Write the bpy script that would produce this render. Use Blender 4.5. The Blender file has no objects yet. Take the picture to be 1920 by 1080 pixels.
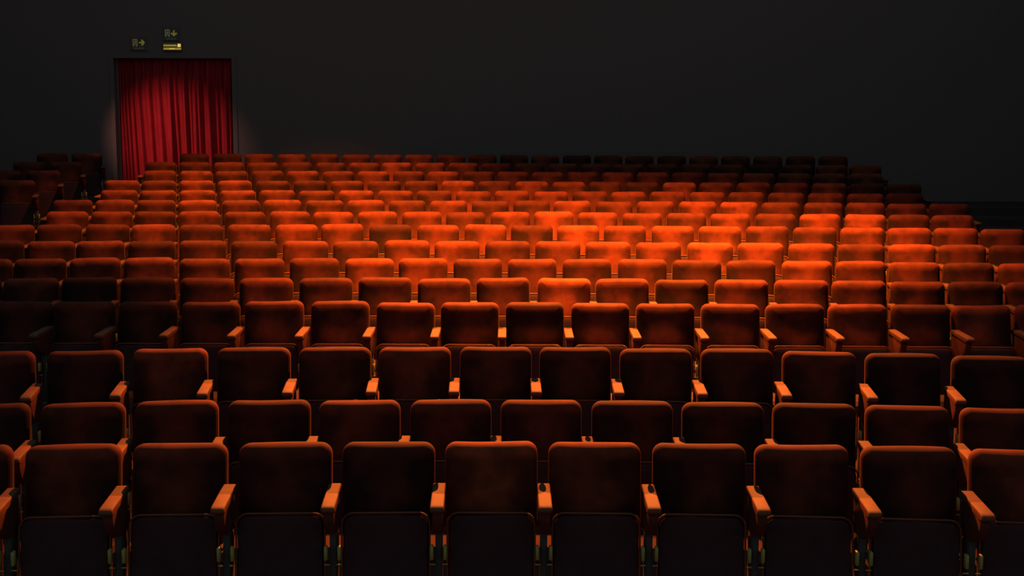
import bpy, bmesh, math, random
from mathutils import Vector, Matrix

random.seed(7)
sc = bpy.context.scene
COL = sc.collection
R = math.radians

# ------------------------------------------------------------------ camera
F = 2200.0                      # focal length in pixels of a 1920 wide frame
TILT = math.atan(270 / F)       # camera looks slightly down
ROLL = R(-0.25)
EYE = Vector((0.0, 0.0, 2.56))
cam_d = bpy.data.cameras.new('camera')
cam_d.sensor_width = 36.0
cam_d.lens = 36.0 * F / 1920.0
cam_d.clip_end = 200
cam = bpy.data.objects.new('camera', cam_d)
COL.objects.link(cam)
cam.matrix_world = (Matrix.Translation(EYE) @ Matrix.Rotation(R(90) - TILT, 4, 'X')
                    @ Matrix.Rotation(-ROLL, 4, 'Z'))
sc.camera = cam

# ------------------------------------------------------------------ world, lights, exposure
w = bpy.data.worlds.new('world')
sc.world = w
w.use_nodes = True
bg = w.node_tree.nodes['Background']
bg.inputs[0].default_value = (0.50, 0.90, 1.0, 1)
bg.inputs[1].default_value = 0.24  # even cool fill, added to lift the dark areas towards grey
sc.view_settings.view_transform = 'Standard'
sc.view_settings.look = 'None'
sc.view_settings.exposure = 0.0
sc.view_settings.gamma = 1.0
sc.view_settings.use_curve_mapping = False


def spot(name, loc, target, power, color, size=60, blend=1.0, radius=0.15):
    d = bpy.data.lights.new(name, 'SPOT')
    d.energy = power
    d.color = color
    d.spot_size = R(size)
    d.spot_blend = blend
    d.shadow_soft_size = radius
    o = bpy.data.objects.new(name, d)
    COL.objects.link(o)
    o.location = loc
    o.rotation_euler = (Vector(target) - Vector(loc)).to_track_quat('-Z', 'Y').to_euler()
    return o


AMBER = (1.0, 0.34, 0.03)
spot('ceiling_downlight', (-1.9, 15.2, 8.0), (0.3, 8.5, 1.2), 14500, (1.0, 0.24, 0.03), 49, 1.0, 0.10)
spot('ceiling_downlight', (2.9, 15.2, 8.0), (0.6, 8.5, 1.2), 14500, (1.0, 0.24, 0.03), 49, 1.0, 0.10)
spot('ceiling_downlight', (0.6, 11.4, 8.6), (0.8, 13.3, 2.0), 24000, AMBER, 76, 1.0, 0.22)
spot('ceiling_downlight', (3.2, 12.4, 8.8), (3.1, 13.4, 2.2), 9000, AMBER, 50, 1.0, 0.2)
spot('ceiling_downlight', (-3.6, 13.2, 8.8), (-3.1, 14.4, 2.2), 7500, AMBER, 60, 1.0, 0.2)
spot('ceiling_downlight', (-3.3, 16.6, 9.0), (-3.4, 18.1, 2.2), 10000, AMBER, 62, 1.0, 0.2)
spot('curtain_spotlight', (-8.5, 18.6, 4.2), (-6.6, 22.4, 2.6), 600, (1.0, 0.6, 0.45), 34, 1.0, 0.04)


# ------------------------------------------------------------------ materials
def mat(name, color, rough=0.8, spec=0.5, metal=0.0, noise=0.0, nscale=30.0, bump=0.0, use_obj=False,
        emit=None, estr=0.0, vary=0.0):
    m = bpy.data.materials.new(name)
    m.use_nodes = True
    nt = m.node_tree
    b = nt.nodes['Principled BSDF']
    b.inputs['Roughness'].default_value = rough
    b.inputs['Metallic'].default_value = metal
    b.inputs['Specular IOR Level'].default_value = spec
    b.inputs['Base Color'].default_value = (*color, 1)
    if emit:
        b.inputs['Emission Color'].default_value = (*emit, 1)
        b.inputs['Emission Strength'].default_value = estr
    if noise or bump or use_obj or vary:
        tc = nt.nodes.new('ShaderNodeTexCoord')
        oi = nt.nodes.new('ShaderNodeObjectInfo')
        off = nt.nodes.new('ShaderNodeVectorMath'); off.operation = 'MULTIPLY_ADD'
        cmb = nt.nodes.new('ShaderNodeCombineXYZ')
        for i in range(3):
            nt.links.new(oi.outputs['Random'], cmb.inputs[i])
        nt.links.new(cmb.outputs[0], off.inputs[0])
        off.inputs[1].default_value = (37, 53, 71)
        nt.links.new(tc.outputs['Object'], off.inputs[2])
        nz = nt.nodes.new('ShaderNodeTexNoise')
        nz.inputs['Scale'].default_value = nscale
        nz.inputs['Detail'].default_value = 5
        nz.inputs['Roughness'].default_value = 0.6
        nt.links.new(off.outputs[0], nz.inputs['Vector'])
        mr = nt.nodes.new('ShaderNodeMapRange')
        mr.inputs['From Min'].default_value = 0.3
        mr.inputs['From Max'].default_value = 0.7
        mr.inputs['To Min'].default_value = 1 - noise
        mr.inputs['To Max'].default_value = 1 + noise
        nt.links.new(nz.outputs['Fac'], mr.inputs['Value'])
        fac = mr.outputs[0]
        if vary:
            mv = nt.nodes.new('ShaderNodeMapRange')
            mv.inputs['To Min'].default_value = 1 - vary
            mv.inputs['To Max'].default_value = 1 + vary
            nt.links.new(oi.outputs['Random'], mv.inputs['Value'])
            mm = nt.nodes.new('ShaderNodeMath'); mm.operation = 'MULTIPLY'
            nt.links.new(fac, mm.inputs[0]); nt.links.new(mv.outputs[0], mm.inputs[1])
            fac = mm.outputs[0]
        sc_ = nt.nodes.new('ShaderNodeVectorMath'); sc_.operation = 'SCALE'
        sc_.inputs[0].default_value = color
        nt.links.new(fac, sc_.inputs['Scale'])
        out = sc_.outputs[0]
        if use_obj:
            mu = nt.nodes.new('ShaderNodeVectorMath'); mu.operation = 'MULTIPLY'
            nt.links.new(out, mu.inputs[0]); nt.links.new(oi.outputs['Color'], mu.inputs[1])
            out = mu.outputs[0]
        nt.links.new(out, b.inputs['Base Color'])
        if bump:
            n2 = nt.nodes.new('ShaderNodeTexNoise')
            n2.inputs['Scale'].default_value = nscale * 6
            nt.links.new(off.outputs[0], n2.inputs['Vector'])
            bp = nt.nodes.new('ShaderNodeBump')
            bp.inputs['Strength'].default_value = bump
            bp.inputs['Distance'].default_value = 0.004
            nt.links.new(n2.outputs['Fac'], bp.inputs['Height'])
            nt.links.new(bp.outputs[0], b.inputs['Normal'])
    return m


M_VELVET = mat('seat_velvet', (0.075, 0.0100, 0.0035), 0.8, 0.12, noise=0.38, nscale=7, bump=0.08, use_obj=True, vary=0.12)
for _m, _w in ((M_VELVET, 0.06),):
    _b = _m.node_tree.nodes['Principled BSDF']
    _b.inputs['Sheen Weight'].default_value = _w
    _b.inputs['Sheen Roughness'].default_value = 0.35
    _b.inputs['Sheen Tint'].default_value = (1.0, 0.42, 0.22, 1)
def paint_shading(m, hw=0.15, lo=0.42, hi=1.30):
    """paint shading into the velvet colour: bright middle, dark sides, lit upper roll"""
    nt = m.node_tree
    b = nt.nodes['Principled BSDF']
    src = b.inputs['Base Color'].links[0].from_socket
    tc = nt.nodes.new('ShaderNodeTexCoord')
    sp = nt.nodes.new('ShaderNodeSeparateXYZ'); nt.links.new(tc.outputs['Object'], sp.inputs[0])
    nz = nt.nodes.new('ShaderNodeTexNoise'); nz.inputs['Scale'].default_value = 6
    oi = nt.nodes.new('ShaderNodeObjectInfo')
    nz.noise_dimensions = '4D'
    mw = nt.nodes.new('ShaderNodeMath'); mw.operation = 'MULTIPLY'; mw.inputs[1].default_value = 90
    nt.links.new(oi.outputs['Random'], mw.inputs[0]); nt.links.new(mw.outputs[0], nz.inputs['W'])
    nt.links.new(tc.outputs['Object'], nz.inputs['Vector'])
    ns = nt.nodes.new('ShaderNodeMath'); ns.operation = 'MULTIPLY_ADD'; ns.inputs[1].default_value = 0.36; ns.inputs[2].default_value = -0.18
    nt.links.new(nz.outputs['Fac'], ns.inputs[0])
    # the painted bright band sits a little off each cushion's middle
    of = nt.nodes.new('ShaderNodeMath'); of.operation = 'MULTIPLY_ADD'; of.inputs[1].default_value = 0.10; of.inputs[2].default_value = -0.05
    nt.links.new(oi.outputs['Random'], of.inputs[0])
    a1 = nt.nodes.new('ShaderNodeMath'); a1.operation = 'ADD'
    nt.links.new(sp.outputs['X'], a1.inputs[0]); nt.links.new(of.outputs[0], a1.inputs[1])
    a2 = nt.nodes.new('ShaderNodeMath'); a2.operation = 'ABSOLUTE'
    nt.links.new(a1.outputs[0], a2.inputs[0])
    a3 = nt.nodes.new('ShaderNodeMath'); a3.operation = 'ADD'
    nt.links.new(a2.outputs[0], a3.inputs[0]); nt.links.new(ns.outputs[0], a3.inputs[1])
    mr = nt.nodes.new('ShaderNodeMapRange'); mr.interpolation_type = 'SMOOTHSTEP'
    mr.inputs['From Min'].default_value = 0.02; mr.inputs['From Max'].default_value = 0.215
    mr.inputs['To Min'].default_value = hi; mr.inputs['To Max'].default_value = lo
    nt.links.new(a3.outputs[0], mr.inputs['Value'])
    # the upper roll is painted brighter, as if lit from above
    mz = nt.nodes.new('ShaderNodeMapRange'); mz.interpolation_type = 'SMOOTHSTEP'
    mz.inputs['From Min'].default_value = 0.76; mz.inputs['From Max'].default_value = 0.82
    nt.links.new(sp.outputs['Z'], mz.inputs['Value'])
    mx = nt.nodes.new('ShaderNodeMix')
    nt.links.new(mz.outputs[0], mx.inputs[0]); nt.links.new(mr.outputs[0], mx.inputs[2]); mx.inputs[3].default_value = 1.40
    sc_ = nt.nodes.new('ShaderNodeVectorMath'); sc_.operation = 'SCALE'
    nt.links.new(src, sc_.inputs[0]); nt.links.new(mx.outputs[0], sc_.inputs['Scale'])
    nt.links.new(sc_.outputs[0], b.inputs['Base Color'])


paint_shading(M_VELVET)
M_RIM = mat('seat_rim_velvet', (0.16, 0.030, 0.010), 0.6, 0.35, noise=0.15, nscale=20)
M_ARM = mat('armrest_leather', (0.115, 0.030, 0.008), 0.7, 0.25, noise=0.2, nscale=14)
M_SIDE = mat('side_panel_velvet', (0.075, 0.011, 0.004), 0.7, 0.3, noise=0.2, nscale=14)
M_BOARD = mat('seat_board', (0.045, 0.014, 0.016), 0.85, 0.15, noise=0.15, nscale=12)
M_METAL = mat('dark_metal', (0.05, 0.035, 0.03), 0.7, 0.2)
M_BRASS = mat('brass_bracket', (0.30, 0.22, 0.05), 0.5, 0.5)
M_FLOOR = mat('floor_carpet', (0.060, 0.030, 0.030), 0.95, 0.0, noise=0.2, nscale=3)
M_WALL = mat('wall_black', (0.155, 0.092, 0.085), 0.95, 0.0)
M_CURT = mat('curtain_cloth', (0.34, 0.010, 0.016), 0.85, 0.15, noise=0.15, nscale=3)
M_SIGN = mat('sign_plate', (0.13, 0.085, 0.076), 0.9, 0.0)
M_GLYPH = mat('sign_glyph', (0.12, 0.11, 0.05), 0.6, 0.3, emit=(0.30, 0.27, 0.11), estr=0.20)
M_ARROW = mat('sign_arrow', (0.16, 0.14, 0.03), 0.6, 0.3, emit=(0.34, 0.30, 0.05), estr=0.25)
M_LETTER = mat('sign_letter', (0.06, 0.06, 0.05), 0.6, 0.3, emit=(0.2, 0.2, 0.16), estr=0.12)
M_LAMPBODY = mat('lamp_body', (0.25, 0.18, 0.03), 0.3, 0.5, metal=0.6)
M_LAMPTUBE = mat('lamp_tube', (0.5, 0.4, 0.1), 0.4, 0.5, emit=(0.62, 0.42, 0.04), estr=0.35)
M_LAMPBULB = mat('lamp_bulb', (0.6, 0.5, 0.3), 0.4, 0.5, emit=(1.0, 0.72, 0.2), estr=0.75)
M_LABELPLATE = mat('label_plate', (0.30, 0.29, 0.26), 0.5, 0.4)


# ------------------------------------------------------------------ helpers
def obj(name, bm, m, parent=None, smooth=True):
    me = bpy.data.meshes.new(name)
    bmesh.ops.recalc_face_normals(bm, faces=bm.faces[:])
    bm.to_mesh(me)
    bm.free()
    if smooth:
        for p in me.polygons:
            p.use_smooth = True
    me.materials.append(m)
    o = bpy.data.objects.new(name, me)
    COL.objects.link(o)
    if parent:
        o.parent = parent
    return o


def empty(name, loc=(0, 0, 0), rz=0):
    o = bpy.data.objects.new(name, None)
    o.empty_display_size = 0.1
    COL.objects.link(o)
    o.location = loc
    o.rotation_euler = (0, 0, rz)
    return o


def tag(o, label=None, cat=None, group=None, kind=None):
    if label: o['label'] = label
    if cat: o['category'] = cat
    if group: o['group'] = group
    if kind: o['kind'] = kind
    return o


def box(bm, x0, x1, y0, y1, z0, z1, bev=0.0, seg=2):
    r = bmesh.ops.create_cube(bm, size=1.0)
    for v in r['verts']:
        v.co = Vector(((x0 + x1) / 2 + v.co.x * (x1 - x0), (y0 + y1) / 2 + v.co.y * (y1 - y0),
                       (z0 + z1) / 2 + v.co.z * (z1 - z0)))
    if bev > 0:
        es = list({e for v in r['verts'] for e in v.link_edges})
        bmesh.ops.bevel(bm, geom=es, offset=bev, segments=seg, affect='EDGES', profile=0.5)
    return bm


def outline(hw, z0, z1, rt, rb, inset, n=6):
    """rounded rectangle in x/z with top radius rt and bottom radius rb, inset inwards"""
    x = hw - inset
    zt, zb = z1 - inset, z0 + inset
    a, b = max(rt - inset, 0.004), max(rb - inset, 0.004)
    a = min(a, x * 0.98, (zt - zb) * 0.49); b = min(b, x * 0.98, (zt - zb) * 0.49)
    pts = []
    for cx, cz, r, s in ((x - a, zt - a, a, 0), (-x + a, zt - a, a, 90), (-x + b, zb + b, b, 180), (x - b, zb + b, b, 270)):
        for k in range(n + 1):
            t = R(s + 90 * k / n)
            pts.append((cx + r * math.cos(t), cz + r * math.sin(t)))
    # subdivide the straight runs so bulges have vertices to move
    out = []
    N = len(pts)
    for i in range(N):
        p, q = pts[i], pts[(i + 1) % N]
        out.append(p)
        if (i + 1) % (n + 1) == 0:
            for k in range(1, 6):
                out.append((p[0] + (q[0] - p[0]) * k / 6, p[1] + (q[1] - p[1]) * k / 6))
    return out


def pad(hw, z0, z1, rt, rb, thick, edge, bulge, back_flat=True):
    """an upholstered panel standing in the x/z plane, its front towards -y; bulge(x, z) pushes the front"""
    bm = bmesh.new()
    rings = []
    spec = [(edge * 1.0, thick), (edge * 0.3, thick), (0.0, thick - edge * 0.6)]
    for k in range(0, 5):
        t = k / 4 * math.pi / 2
        spec.append((edge * (1 - math.cos(t)), edge * (1 - math.sin(t)) if True else 0))
    spec_front = [0.03, 0.06, 0.095, 0.13, 0.165]
    m = min(hw, (z1 - z0) / 2)
    for ins, y in spec:
        rings.append([(x, y, z, 0) for x, z in outline(hw, z0, z1, rt, rb, ins)])
    for s in spec_front:
        ins = edge + s
        if ins < m * 0.96:
            rings.append([(x, 0.0, z, 1) for x, z in outline(hw, z0, z1, rt, rb, ins)])
    last_y = spec[-1][1]
    vs = []
    for ri, ring in enumerate(rings):
        row = []
        for (x, y, z, f) in ring:
            ins_w = 0.0
            if ri >= len(spec) - 2:
                # distance from the edge drives how far the front swells
                d = min(hw - abs(x), z - z0, z1 - z)
                ins_w = min(1.0, max(0.0, d / 0.09))
                ins_w = ins_w * (2 - ins_w)
            row.append(bm.verts.new((x, y - ins_w * bulge(x, z), z)))
        vs.append(row)
    for a, b in zip(vs[:-1], vs[1:]):
        n = len(a)
        for i in range(n):
            bm.faces.new((a[i], a[(i + 1) % n], b[(i + 1) % n], b[i]))
    bm.faces.new(vs[0])
    c = Vector((0, 0, 0))
    for v in vs[-1]:
        c += v.co
    c /= len(vs[-1])
    cv = bm.verts.new(c)
    n = len(vs[-1])
    for i in range(n):
        bm.faces.new((vs[-1][i], vs[-1][(i + 1) % n], cv))
    return bm


def lean(bm, ang, y, z):
    """tilt everything about the x axis through (y, z): positive ang leans the top backwards (+y)"""
    M = Matrix.Translation((0, y, z)) @ Matrix.Rotation(-ang, 4, 'X') @ Matrix.Translation((0, 0, 0))
    bmesh.ops.transform(bm, matrix=M, verts=bm.verts[:])
    return bm


# ------------------------------------------------------------------ the folding theatre seat
PITCH = 0.57
TOP = 0.87
REC = R(9)


def back_mesh(var):
    def bulge(x, z):
        lum = 0.020 * math.exp(-((z - 0.09) / 0.15) ** 2)
        side = 0.006 * math.exp(-((z - 0.42) / 0.06) ** 2) + 0.020 * (1 - abs(x / 0.25) ** 3)
        s = [0, 0.006, -0.005][var] * math.sin(x * 12 + var) * math.cos(z * 9 + var)
        return lum + side + s
    bm = pad(0.256, 0, 0.475, 0.062, 0.045, 0.095, 0.040, bulge)
    # tiny sag of the upper edge
    for v in bm.verts:
        if v.co.z > 0.36:
            v.co.z += [0.0, 0.0035, -0.003][var] * math.sin(v.co.x * 9 + var)
    return lean(bm, REC, 0.02, TOP - 0.475 * math.cos(REC) - 0.006)


def seat_mesh():
    def bulge(x, z):
        return -0.002
    bm = pad(0.232, 0, 0.40, 0.055, 0.05, 0.07, 0.014, bulge)
    return lean(bm, R(7), -0.125, 0.115)


def rim_mesh():
    """piped welt around the upturned seat"""
    bm = bmesh.new()
    pts = outline(0.233, 0, 0.401, 0.056, 0.05, -0.004, 6)
    n = len(pts); k = 6; r = 0.0055
    rows = []
    for i in range(n):
        p, q, o = Vector((pts[i][0], 0, pts[i][1])), Vector((pts[(i + 1) % n][0], 0, pts[(i + 1) % n][1])), Vector((pts[i - 1][0], 0, pts[i - 1][1]))
        t = (q - o).normalized()
        nrm = Vector((t.z, 0, -t.x))
        rows.append([bm.verts.new(p + Vector((0, 0.0, 0)) + nrm * (r * math.cos(a * math.tau / k)) + Vector((0, 1, 0)) * (r * math.sin(a * math.tau / k))) for a in range(k)])
    for i in range(n):
        for a in range(k):
            bm.faces.new((rows[i][a], rows[i][(a + 1) % k], rows[(i + 1) % n][(a + 1) % k], rows[(i + 1) % n][a]))
    return lean(bm, R(7), -0.125, 0.115)


def board_mesh():
    """moulded board under the seat; it faces forward while the seat is folded up"""
    def bulge(x, z):
        return 0.006
    bm = pad(0.226, 0.008, 0.393, 0.052, 0.045, 0.016, 0.006, bulge)
    return lean(bm, R(7), -0.139, 0.113)


def shell_mesh():
    """hard rear shell of the backrest"""
    def bulge(x, z):
        return 0.0
    bm = pad(0.238, -0.04, 0.44, 0.055, 0.03, 0.014, 0.006, bulge)
    return lean(bm, REC, 0.02 + 0.1015 * math.cos(REC), TOP - 0.475 * math.cos(REC) - 0.006 + 0.1015 * math.sin(REC) * -1)


ARM_Z = 0.655


def arm_mesh():
    bm = bmesh.new()
    hw = 0.036
    prof = [(0.018, 0.0), (0.018, -0.034), (-0.30, -0.052), (-0.345, -0.055), (-0.362, -0.045), (-0.366, -0.032), (-0.356, -0.020), (-0.33, -0.014)]
    L = [bm.verts.new((-hw, y, ARM_Z + z)) for y, z in prof]
    Rr = [bm.verts.new((hw, y, ARM_Z + z)) for y, z in prof]
    n = len(prof)
    bm.faces.new(L); bm.faces.new(Rr[::-1])
    for i in range(n):
        bm.faces.new((L[i], L[(i + 1) % n], Rr[(i + 1) % n], Rr[i]))
    bmesh.ops.bevel(bm, geom=[e for e in bm.edges if abs(e.verts[0].co.x - e.verts[1].co.x) < 1e-6], offset=0.008, segments=3, affect='EDGES', profile=0.5)
    bmesh.ops.translate(bm, verts=bm.verts[:], vec=(PITCH / 2, 0, 0))
    return bm


def side_mesh():
    bm = bmesh.new()
    hw = 0.026
    z = ARM_Z
    prof = [(0.012, z - 0.036), (-0.315, z - 0.054), (-0.318, z - 0.10), (-0.29, z - 0.15), (-0.25, z - 0.19), (-0.19, z - 0.215), (-0.10, z - 0.225), (0.012, z - 0.235)]
    L = [bm.verts.new((-hw, a, b)) for a, b in prof]
    Rr = [bm.verts.new((hw, a, b)) for a, b in prof]
    n = len(prof)
    bm.faces.new(L); bm.faces.new(Rr[::-1])
    for i in range(n):
        bm.faces.new((L[i], L[(i + 1) % n], Rr[(i + 1) % n], Rr[i]))
    bmesh.ops.bevel(bm, geom=[e for e in bm.edges if abs(e.verts[0].co.x - e.verts[1].co.x) < 1e-6], offset=0.005, segments=2, affect='EDGES', profile=0.5)
    bmesh.ops.translate(bm, verts=bm.verts[:], vec=(PITCH / 2, 0, 0))
    return bm


def leg_mesh():
    bm = bmesh.new()
    x = PITCH / 2
    box(bm, x - 0.018, x + 0.018, -0.13, 0.012, 0.012, 0.43, 0.005, 1)
    box(bm, x - 0.032, x + 0.032, -0.20, 0.10, 0.0, 0.014, 0.004, 1)
    return bm


def bracket_mesh(s):
    bm = bmesh.new()
    x = PITCH / 2 + s * 0.036
    box(bm, x - 0.009, x + 0.009, -0.175, -0.135, 0.285, 0.36, 0.003, 1)
    bmesh.ops.create_cone(bm, cap_ends=True, segments=10, radius1=0.004, radius2=0.004, depth=0.03,
                          matrix=Matrix.Translation((PITCH / 2 + s * 0.032, -0.14, 0.25)) @ Matrix.Rotation(R(90), 4, 'Y'))
    return bm


def prototype():
    root = empty('theatre_seat')
    parts = {}
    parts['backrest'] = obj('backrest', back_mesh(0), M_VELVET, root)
    parts['shell'] = obj('back_shell', shell_mesh(), M_BOARD, root)
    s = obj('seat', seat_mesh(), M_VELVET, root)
    parts['seat'] = s
    parts['rim'] = obj('welt', rim_mesh(), M_RIM, s)
    parts['board'] = obj('seat_board', board_mesh(), M_BOARD, s)
    parts['armrest'] = obj('armrest', arm_mesh(), M_ARM, root)
    parts['side'] = obj('side_panel', side_mesh(), M_SIDE, root)
    parts['leg'] = obj('leg', leg_mesh(), M_METAL, root)
    b = obj('hinge_bracket', bracket_mesh(-1), M_BRASS, root)
    c = obj('hinge_bracket', bracket_mesh(1), M_BRASS, root)
    return root


proto = prototype()
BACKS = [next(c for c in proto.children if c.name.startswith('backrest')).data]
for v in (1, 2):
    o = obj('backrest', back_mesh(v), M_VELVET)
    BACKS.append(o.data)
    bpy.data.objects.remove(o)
first_used = [False]
PRISTINE = [(c, list(c.children)) for c in proto.children]


def base(n):
    return n.split('.')[0]


def make_seat(loc, rz, label, group, left_end=False, pitch=0.57, nap=1.0, dz=0.0, roll=0.0, cat='theatre seat', far=False):
    if not first_used[0]:
        root = proto
        first_used[0] = True
        pairs = [(c, c) for c, _ in PRISTINE]
        copies = {c: c for c, _ in PRISTINE}
    else:
        root = proto.copy(); COL.objects.link(root)
        for k in list(root.keys()):
            del root[k]
        copies = {}
        for c, gs in PRISTINE:
            d = c.copy(); COL.objects.link(d); d.parent = root
            copies[c] = d
            for g in gs:
                e = g.copy(); COL.objects.link(e); e.parent = d
    root.location = loc
    root.rotation_euler = (0, 0, rz)
    tag(root, label, cat, group)
    for c, d in copies.items():
        if base(c.name) == 'backrest':
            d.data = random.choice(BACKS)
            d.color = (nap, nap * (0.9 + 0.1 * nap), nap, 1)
            d.location = (0, 0, dz)
            d.rotation_euler = (random.uniform(-0.012, 0.012), roll, random.uniform(-0.035, 0.035))
        elif base(c.name) == 'seat':
            d.location = (0, 0, 0)
            d.rotation_euler = (0, random.uniform(-0.006, 0.006), 0)
        elif c in copies and base(c.name) not in ('seat',):
            pass
    for c, d in copies.items():
        if base(c.name) in ('armrest', 'side_panel', 'leg', 'hinge_bracket'):
            d.location = ((pitch - PITCH) / 2, 0, 0)
    if left_end:
        for c, gs in PRISTINE:
            if base(c.name) in ('armrest', 'side_panel', 'leg'):
                d = c.copy(); COL.objects.link(d); d.parent = root
                d.location = (-(PITCH + pitch) / 2, 0, 0)
    return root


# ------------------------------------------------------------------ rows, measured from the photograph
def world_of(y_px, zc):
    """height and distance of a point on the picture's centre line at camera depth zc"""
    yc = (540 - y_px) / F * zc
    return zc * math.cos(TILT) + yc * math.sin(TILT), EYE.z - zc * math.sin(TILT) + yc * math.cos(TILT)


#  (y of back tops, seat pitch in px near the centre, curvature, a seat boundary in px, seats in the middle, left wing, right wing)
ROWS = [
    (826, 192.7, 0.018, 1020.0, None, 0, 0),
    (748, 168.7, 0.018, 931.5, None, 0, 0),
    (648.5, 149.4, 0.024, 1004.0, None, 0, 0),
    (565.5, 121.8, 0.001, 337, 10, 3, 4),
    (520, 111.6, 0.006, 334, 11, 4, 4),
    (483.5, 102.8, 0.009, 334, 12, 4, 4),
    (450.7, 95.3, 0.009, 334, 13, 4, 4),
    (420.3, 88.7, 0.009, 334, 14, 4, 4),
    (396.3, 83.2, 0.009, 334, 15, 3, 3),
    (374.8, 78.2, 0.010, 334, 16, 3, 3),
    (356.8, 73.7, 0.010, 335, 17, 2, 2),
    (338.8, 69.8, 0.010, 335, 18, 2, 2),
    (320.8, 66.1, 0.010, 335, 19, 1, 1),
    (305, 62.8, 0.010, 335, 20, 1, 1),
    (289.5, 59.9, 0.010, 335, 21, 0, 0),
]
ORD = ['first', 'second', 'third', 'fourth', 'fifth', 'sixth', 'seventh', 'eighth', 'ninth', 'tenth', 'eleventh',
       'twelfth', 'thirteenth', 'fourteenth', 'fifteenth']
TOP_Y = 0.02 + 0.475 * math.sin(REC) + 0.02      # where the backrest's top sits behind the seat's origin
WING = 0.545
tiers = []            # (Y of seat origins at X=0, floor z, curvature)
layout = []
for i, (ypx, p, a, bpx, n, nl, nr) in enumerate(ROWS):
    zc = F * PITCH / p
    if n is None:
        yw, zw = world_of(ypx, zc)
        xb = (bpx - 960) / F * zc
        k0 = math.ceil((-985 / F * zc - xb) / PITCH) - 1
        k1 = math.floor((985 / F * zc - xb) / PITCH) + 1
        bounds = [xb + k * PITCH for k in range(k0, k1 + 1)]
    else:
        xe = (bpx - 0.03 * p - 960) / F * zc
        yw, zw = world_of(ypx, zc + a * xe * xe)
        bounds = [xe - WING * k for k in range(nl, 0, -1)] + [xe + PITCH * k for k in range(n + 1)]
        bounds += [bounds[-1] + WING * k for k in range(1, nr + 1)]
    Y0 = yw - TOP_Y
    Z0 = zw - TOP
    tiers.append((Y0, Z0, a))
    layout.append(bounds)
    print('row %d  Y %.2f  floor %.3f  seats %d' % (i, Y0, Z0, len(bounds) - 1))

zmin = tiers[0][1]


def nap_of(i, k, m):
    return max(0.42, min(1.4, random.gauss(0.84, 0.26)))


# seats whose velvet is worn pale or whose back is tilted: (row, px centre) -> (nap, dz, roll)
SPECIAL = {
    (4, 1055): (2.0, 0.004, 0.012), (8, 1035): (1.5, 0.012, -0.008), (8, 1619): (1.9, 0.004, 0.02),
    (6, 1333): (1.8, 0.0, 0.012), (6, 1428): (1.5, 0, 0), (7, 1089): (1.6, 0, 0), (7, 907): (1.4, 0.006, 0.012),
    (6, 1143): (1.4, 0, 0), (5, 1512): (1.6, 0, 0), (5, 688): (1.6, 0, 0), (7, 638): (1.1, 0.008, -0.018),
    (4, 940): (0.8, 0.006, -0.015), (6, 758): (1.1, 0.008, 0.012), (7, 1355): (1.4, 0, 0), (9, 1385): (1.4, 0, 0),
    (3, 1130): (1.1, 0, 0), (3, 1610): (1.3, 0, 0), (3, 1725): (0.7, 0, 0), (6, 1706): (1.4, 0, 0), (5, 282): (1.5, 0.01, -0.01),
    (7, 1280): (1.2, 0, 0), (8, 1535): (1.4, 0, 0), (7, 1616): (1.5, 0, 0), (5, 995): (1.0, 0.0, -0.01), (5, 182): (1.2, 0.008, -0.012),
    (0, 923): (1.6, 0, 0), (2, 632): (0.8, 0, 0), (3, 635): (0.9, 0.008, -0.008), (3, 510): (1.0, 0.006, -0.008),
}
total = 0
for i, bounds in enumerate(layout):
    Y0, Z0, a = tiers[i]
    m = len(bounds) - 1
    zc0 = F * PITCH / ROWS[i][1]
    for k in range(m):
        x = (bounds[k] + bounds[k + 1]) / 2
        y = Y0 - a * x * x
        rz = math.atan(-2 * a * x)
        fromleft = k < m / 2
        side = 'left' if fromleft else 'right'
        q = k if fromleft else m - 1 - k
        order = 'end' if False else ORD[q]
        px = 960 + F * x / (zc0)
        nap, dz, roll = nap_of(i, k, m), random.uniform(-0.004, 0.005), random.uniform(-0.007, 0.007)
        worn = ''
        for (si, sx), vals in SPECIAL.items():
            if si == i and abs(px - sx) < ROWS[i][1] * 0.5:
                nap, dz, roll = vals
        if nap > 1.45 and 3 <= i <= 9:
            worn = 'pale-worn '
        if i < 3:
            where = ['front row', 'second row from the front', 'third row from the front'][i]
            tone = 'shadowed '
        else:
            where = ORD[i] + ' row from the front'
            tone = 'orange-lit ' if i < 11 and abs(x) < 4.5 else 'dim '
        look = worn or tone
        text = '%sred velvet seat, %s from the %s end of the %s' % (look, order, side, where)
        make_seat((x, y, Z0), rz, text, 'folded red theatre seats in the main rows', left_end=(k == 0), pitch=bounds[k + 1] - bounds[k], nap=nap, dz=dz, roll=roll)
        total += 1

# the block across the left-hand aisle, on the same steps as the rear rows
for i, right_px, cnt in ((11, 46, 1), (12, 94, 2), (13, 136, 2), (14, 174, 2)):
    Y0, Z0, a = tiers[i]
    zc0 = F * PITCH / ROWS[i][1]
    for k in range(cnt):
        x = (right_px - 960) / F * (zc0 - 0.6) - 0.26
        th = math.atan(-2 * a * x) + R(8)
        y = Y0 - a * x * x + 0.1 - k * (PITCH + 0.01) * math.sin(th)
        x -= k * (PITCH + 0.01) * math.cos(th)
        text = 'dim red seat across the left aisle, %s from that aisle, level with %s row' % (ORD[k], ORD[i])
        make_seat((x, y, Z0), th, text, 'seats across the left aisle', left_end=(k == cnt - 1), nap=1.0)
        total += 1
print('SEATS', total)

# ------------------------------------------------------------------ the setting
XL, XR, YB = -11.5, 10.8, tiers[-1][0] + 1.25
FRONT = -0.5
XS = [XL + (XR - XL) * k / 40 for k in range(41)]


def step_front(i):
    """distance of the front edge of tier i at X = 0"""
    return (tiers[i][0] - 0.40) if i != 3 else tiers[2][0] + 0.45


bm = bmesh.new()
cols = []
levels = []
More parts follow.
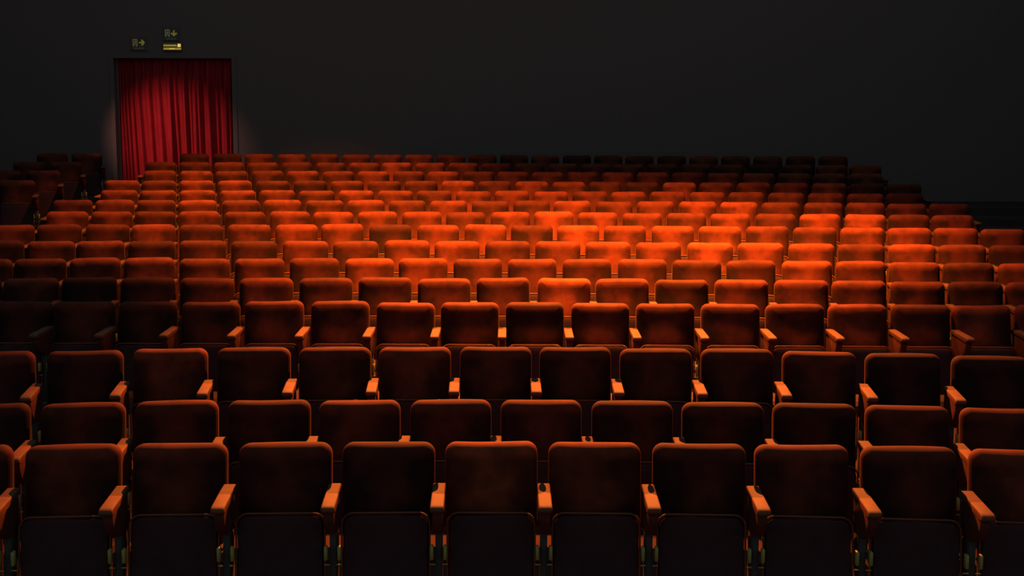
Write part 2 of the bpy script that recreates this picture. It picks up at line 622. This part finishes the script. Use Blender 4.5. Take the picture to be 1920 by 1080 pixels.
# merge: each tier gets a tread and a riser
for i, (Y0, Z0, a) in enumerate(tiers):
    levels.append((step_front(i), Z0, a))
prev = None
rows_v = []
rows_v.append([(x, FRONT, levels[0][1]) for x in XS])
for i, (yf, z, a) in enumerate(levels):
    if i > 0:
        rows_v.append([(x, yf - a * x * x, levels[i - 1][1]) for x in XS])
        rows_v.append([(x, yf - a * x * x, z) for x in XS])
rows_v.append([(x, YB + 0.6, levels[-1][1]) for x in XS])
grid = [[bm.verts.new(p) for p in r] for r in rows_v]
for ra, rb in zip(grid[:-1], grid[1:]):
    for q in range(len(XS) - 1):
        bm.faces.new((ra[q], ra[q + 1], rb[q + 1], rb[q]))
tag(obj('floor', bm, M_FLOOR, smooth=False), kind='structure')

ZB, ZT = -0.6, 9.5
bm = bmesh.new(); box(bm, XL - 0.2, XL, FRONT, YB + 0.6, ZB, ZT)
tag(obj('wall_left', bm, M_WALL, smooth=False), kind='structure')
bm = bmesh.new(); box(bm, XR, XR + 0.2, FRONT, YB + 0.6, ZB, ZT)
tag(obj('wall_right', bm, M_WALL, smooth=False), kind='structure')

# back wall with the curtained doorway
ZF = tiers[-1][1]
dC = YB + 0.16


def at_wall(px, py, y):
    """point where the picture ray through (px, py) meets the plane Y = y"""
    d = cam.matrix_world.to_3x3() @ Vector(((px - 960) / F, (540 - py) / F, -1.0))
    t = (y - EYE.y) / d.y
    return EYE + d * t


c0 = at_wall(213, 112, YB); c1 = at_wall(434, 112, YB)
DX0, DX1, DZ = c0.x, c1.x, c0.z + 0.03
bm = bmesh.new()
box(bm, XL, DX0, YB, YB + 0.6, ZB, ZT)
box(bm, DX1, XR, YB, YB + 0.6, ZB, ZT)
box(bm, DX0, DX1, YB, YB + 0.6, DZ, ZT)
tag(obj('wall_back', bm, M_WALL, smooth=False), kind='structure')
bm = bmesh.new()
for (x0, x1, z0, z1) in ((DX0 - 0.09, DX0, ZF, DZ + 0.09), (DX1, DX1 + 0.09, ZF, DZ + 0.09), (DX0, DX1, DZ, DZ + 0.09)):
    box(bm, x0, x1, YB - 0.02, YB + 0.01, z0, z1, 0.004, 1)
tag(obj('trim_1', bm, M_WALL, smooth=False), kind='structure')


def build_curtain():
    bm = bmesh.new()
    NU, NV = 420, 30
    W = DX1 - DX0 - 0.04
    H = DZ + 0.02 - ZF
    # pleats: (picture x at the top, drift to the right on the way down, half width, depth)
    pleats = [(216, 8, 1.6, .05), (222, 8, 1.5, .05), (229, 8, 1.6, .06), (238, 9, 1.8, .06), (249, 13, 4.5, .10), (261, 12, 3.0, .07), (271, 10, 5.0, .11),
              (283, 9, 3.0, .08), (291, 9, 5.5, .12), (304, 12, 5.0, .11), (313, 8, 3.5, .10), (322, 8, 3.0, .06), (334, 9, 4.0, .11), (341, 7, 2.5, .09),
              (352, 4, 3.2, .09), (362, 2, 4.2, .11), (369, 3, 2.4, .08), (387, 6, 6.0, .13), (403, 3, 2.0, .04), (421, 2, 5.5, .12), (430, 0, 2.0, .07)]
    grid = []
    for j in range(NV + 1):
        v = j / NV
        row = []
        for i in range(NU + 1):
            u = i / NU
            y = 0.0
            for (px, dr, hw, am) in pleats:
                c_ = (px - 213) / 221 + dr / 221 * v
                t = (u - c_) / (hw / 221 * 1.15)
                y -= 1.3 * am * math.exp(-t * t) * (0.5 + 0.5 * min(1, v * 5))
            y += 0.006 * math.sin(u * 70 + v * 3)
            row.append(bm.verts.new((DX0 + 0.02 + W * u, YB + 0.18 + y, DZ + 0.02 - H * v)))
        grid.append(row)
    for a, b in zip(grid[:-1], grid[1:]):
        for i in range(NU):
            bm.faces.new((a[i], a[i + 1], b[i + 1], b[i]))
    root = empty('door_curtain', ((DX0 + DX1) / 2, YB + 0.18, ZF))
    tag(root, 'tall pleated crimson curtain closing the doorway at the back left', 'curtain')
    o = obj('curtain_cloth', bm, M_CURT)
    o.parent = root
    o.matrix_parent_inverse = Matrix.Translation(root.location).inverted()
    s = o.modifiers.new('thickness', 'SOLIDIFY'); s.thickness = 0.004
    bm = bmesh.new()
    bmesh.ops.create_cone(bm, cap_ends=True, segments=12, radius1=0.014, radius2=0.014, depth=DX1 - DX0,
                          matrix=Matrix.Translation(((DX0 + DX1) / 2, YB + 0.29, DZ + 0.02)) @ Matrix.Rotation(R(90), 4, 'Y'))
    o = obj('curtain_rod', bm, M_METAL)
    o.parent = root
    o.matrix_parent_inverse = Matrix.Translation(root.location).inverted()


build_curtain()


# ------------------------------------------------------------------ exit signs and emergency lamp above the door
def flat(bm, pts, y0, y1):
    a = [bm.verts.new((x, y0, z)) for x, z in pts]
    b = [bm.verts.new((x, y1, z)) for x, z in pts]
    bm.faces.new(a); bm.faces.new(b[::-1])
    n = len(pts)
    for i in range(n):
        bm.faces.new((a[i], b[i], b[(i + 1) % n], a[(i + 1) % n]))


def exit_sign(px, py, arrow, label):
    """a dark plate with a running figure leaving a doorway, an arrow and the word under them"""
    c = at_wall(px, py, YB)
    S = 22.8 / F                    # metres per picture pixel at the wall
    root = empty('exit_sign', (c.x, YB - 0.012, c.z))
    tag(root, label, 'sign', 'exit signs over the curtained door')
    bm = bmesh.new(); box(bm, -15 * S, 15 * S, -0.012, 0.012, -13 * S, 12 * S, 0.003, 1)
    obj('plate', bm, M_SIGN, root, smooth=False)
    # doorway with a figure cut out of it: frame strips around and the body inside
    bm = bmesh.new()
    x0, x1, z0, z1 = -11 * S, -2.5 * S, -6 * S, 7 * S
    fr = 1.4 * S
    Y = -0.013
    for r in ((x0, x0 + fr, z0, z1), (x1 - fr, x1, z0, z1), (x0 + fr, x1 - fr, z1 - fr, z1)):
        box(bm, r[0], r[1], Y - 0.004, Y, r[2], r[3])
    obj('doorway_symbol', bm, M_GLYPH, root, smooth=False)
    bm = bmesh.new()
    q = S
    bmesh.ops.create_cone(bm, cap_ends=True, segments=12, radius1=1.0 * q, radius2=1.0 * q, depth=0.004,
                          matrix=Matrix.Translation((-6.2 * q, Y - 0.002, 4.2 * q)) @ Matrix.Rotation(R(90), 4, 'X'))
    for pts in (
        [(-7.6, 3.0), (-6.0, 3.0), (-6.0, -0.6), (-7.6, -0.6)],
        [(-6.0, 2.6), (-4.1, 1.2), (-4.6, 0.5), (-6.0, 1.4)],
        [(-7.6, 2.6), (-9.2, 0.9), (-8.5, 0.4), (-7.6, 1.4)],
        [(-6.8, -0.4), (-5.9, -0.9), (-4.3, -3.2), (-4.5, -5.6), (-5.5, -5.6), (-5.5, -3.4), (-7.2, -1.2)],
        [(-7.5, -0.4), (-6.8, -0.6), (-7.6, -3.2), (-9.2, -5.2), (-9.9, -4.5), (-8.5, -2.6)],
    ):
        flat(bm, [(a * q, b * q) for a, b in pts], Y - 0.004, Y)
    obj('running_figure_symbol', bm, M_GLYPH, root, smooth=False)
    bm = bmesh.new()
    A = [(-5, -1.3), (0.2, -1.3), (-0.8, -5.2), (1.6, -5.6), (6, 0), (1.6, 5.6), (-0.8, 5.2), (0.2, 1.3), (-5, 1.3)]
    if arrow == 'down':
        A = [(b, -a) for a, b in A]
    flat(bm, [((5.2 + a) * q, (0.8 + b) * q) for a, b in A], Y - 0.004, Y)
    obj('arrow_symbol', bm, M_ARROW, root, smooth=False)
    cu = bpy.data.curves.new('lettering', 'FONT')
    cu.body = 'SALIDA'
    cu.size = 5.6 * q
    cu.align_x = 'CENTER'
    cu.extrude = 0.002
    t = bpy.data.objects.new('lettering', cu)
    COL.objects.link(t)
    dg = bpy.context.evaluated_depsgraph_get()
    me = bpy.data.meshes.new_from_object(t.evaluated_get(dg))
    bpy.data.objects.remove(t)
    me.materials.clear(); me.materials.append(M_LETTER)
    t = bpy.data.objects.new('lettering', me)
    COL.objects.link(t)
    t.parent = root
    t.location = (0, Y - 0.002, -11.2 * q)
    t.rotation_euler = (R(90), 0, 0)


exit_sign(261, 81, 'right', 'exit sign with an arrow pointing right, above the curtain’s left edge'.replace('’', ''))
exit_sign(321.5, 63, 'down', 'fainter exit sign with an arrow pointing down, above the yellow emergency lamp')

c = at_wall(324.5, 88, YB)
S = 22.8 / F
root = empty('emergency_lamp', (c.x, YB - 0.03, c.z))
tag(root, 'glowing yellow emergency lamp bar mounted just above the curtain', 'lamp')
bm = bmesh.new(); box(bm, -17 * S, 17 * S, -0.02, 0.03, -6.5 * S, 6.5 * S, 0.006, 2)
obj('housing', bm, M_LAMPBODY, root, smooth=False)
bm = bmesh.new(); box(bm, -16 * S, 16 * S, -0.032, -0.018, -5.6 * S, -1.8 * S, 0.004, 2)
obj('tube', bm, M_LAMPTUBE, root)
bm = bmesh.new(); box(bm, -16 * S, 8 * S, -0.032, -0.018, 0.6 * S, 3.6 * S, 0.004, 2)
obj('tube', bm, M_LAMPTUBE, root)
for bx, bz, r in ((11, 1.2, 1.7), (14, 1.2, 1.6), (11.5, 4.2, 1.5), (14.3, 4.0, 1.2)):
    bm = bmesh.new()
    bmesh.ops.create_uvsphere(bm, u_segments=10, v_segments=8, radius=r * S, matrix=Matrix.Translation((bx * S, -0.022, bz * S)))
    obj('bulb', bm, M_LAMPBULB, root)
for bx in (-4, -0.5, 3):
    bm = bmesh.new()
    bmesh.ops.create_uvsphere(bm, u_segments=8, v_segments=6, radius=0.9 * S, matrix=Matrix.Translation((bx * S, -0.032, -3.6 * S)))
    obj('indicator', bm, M_LAMPBULB, root)
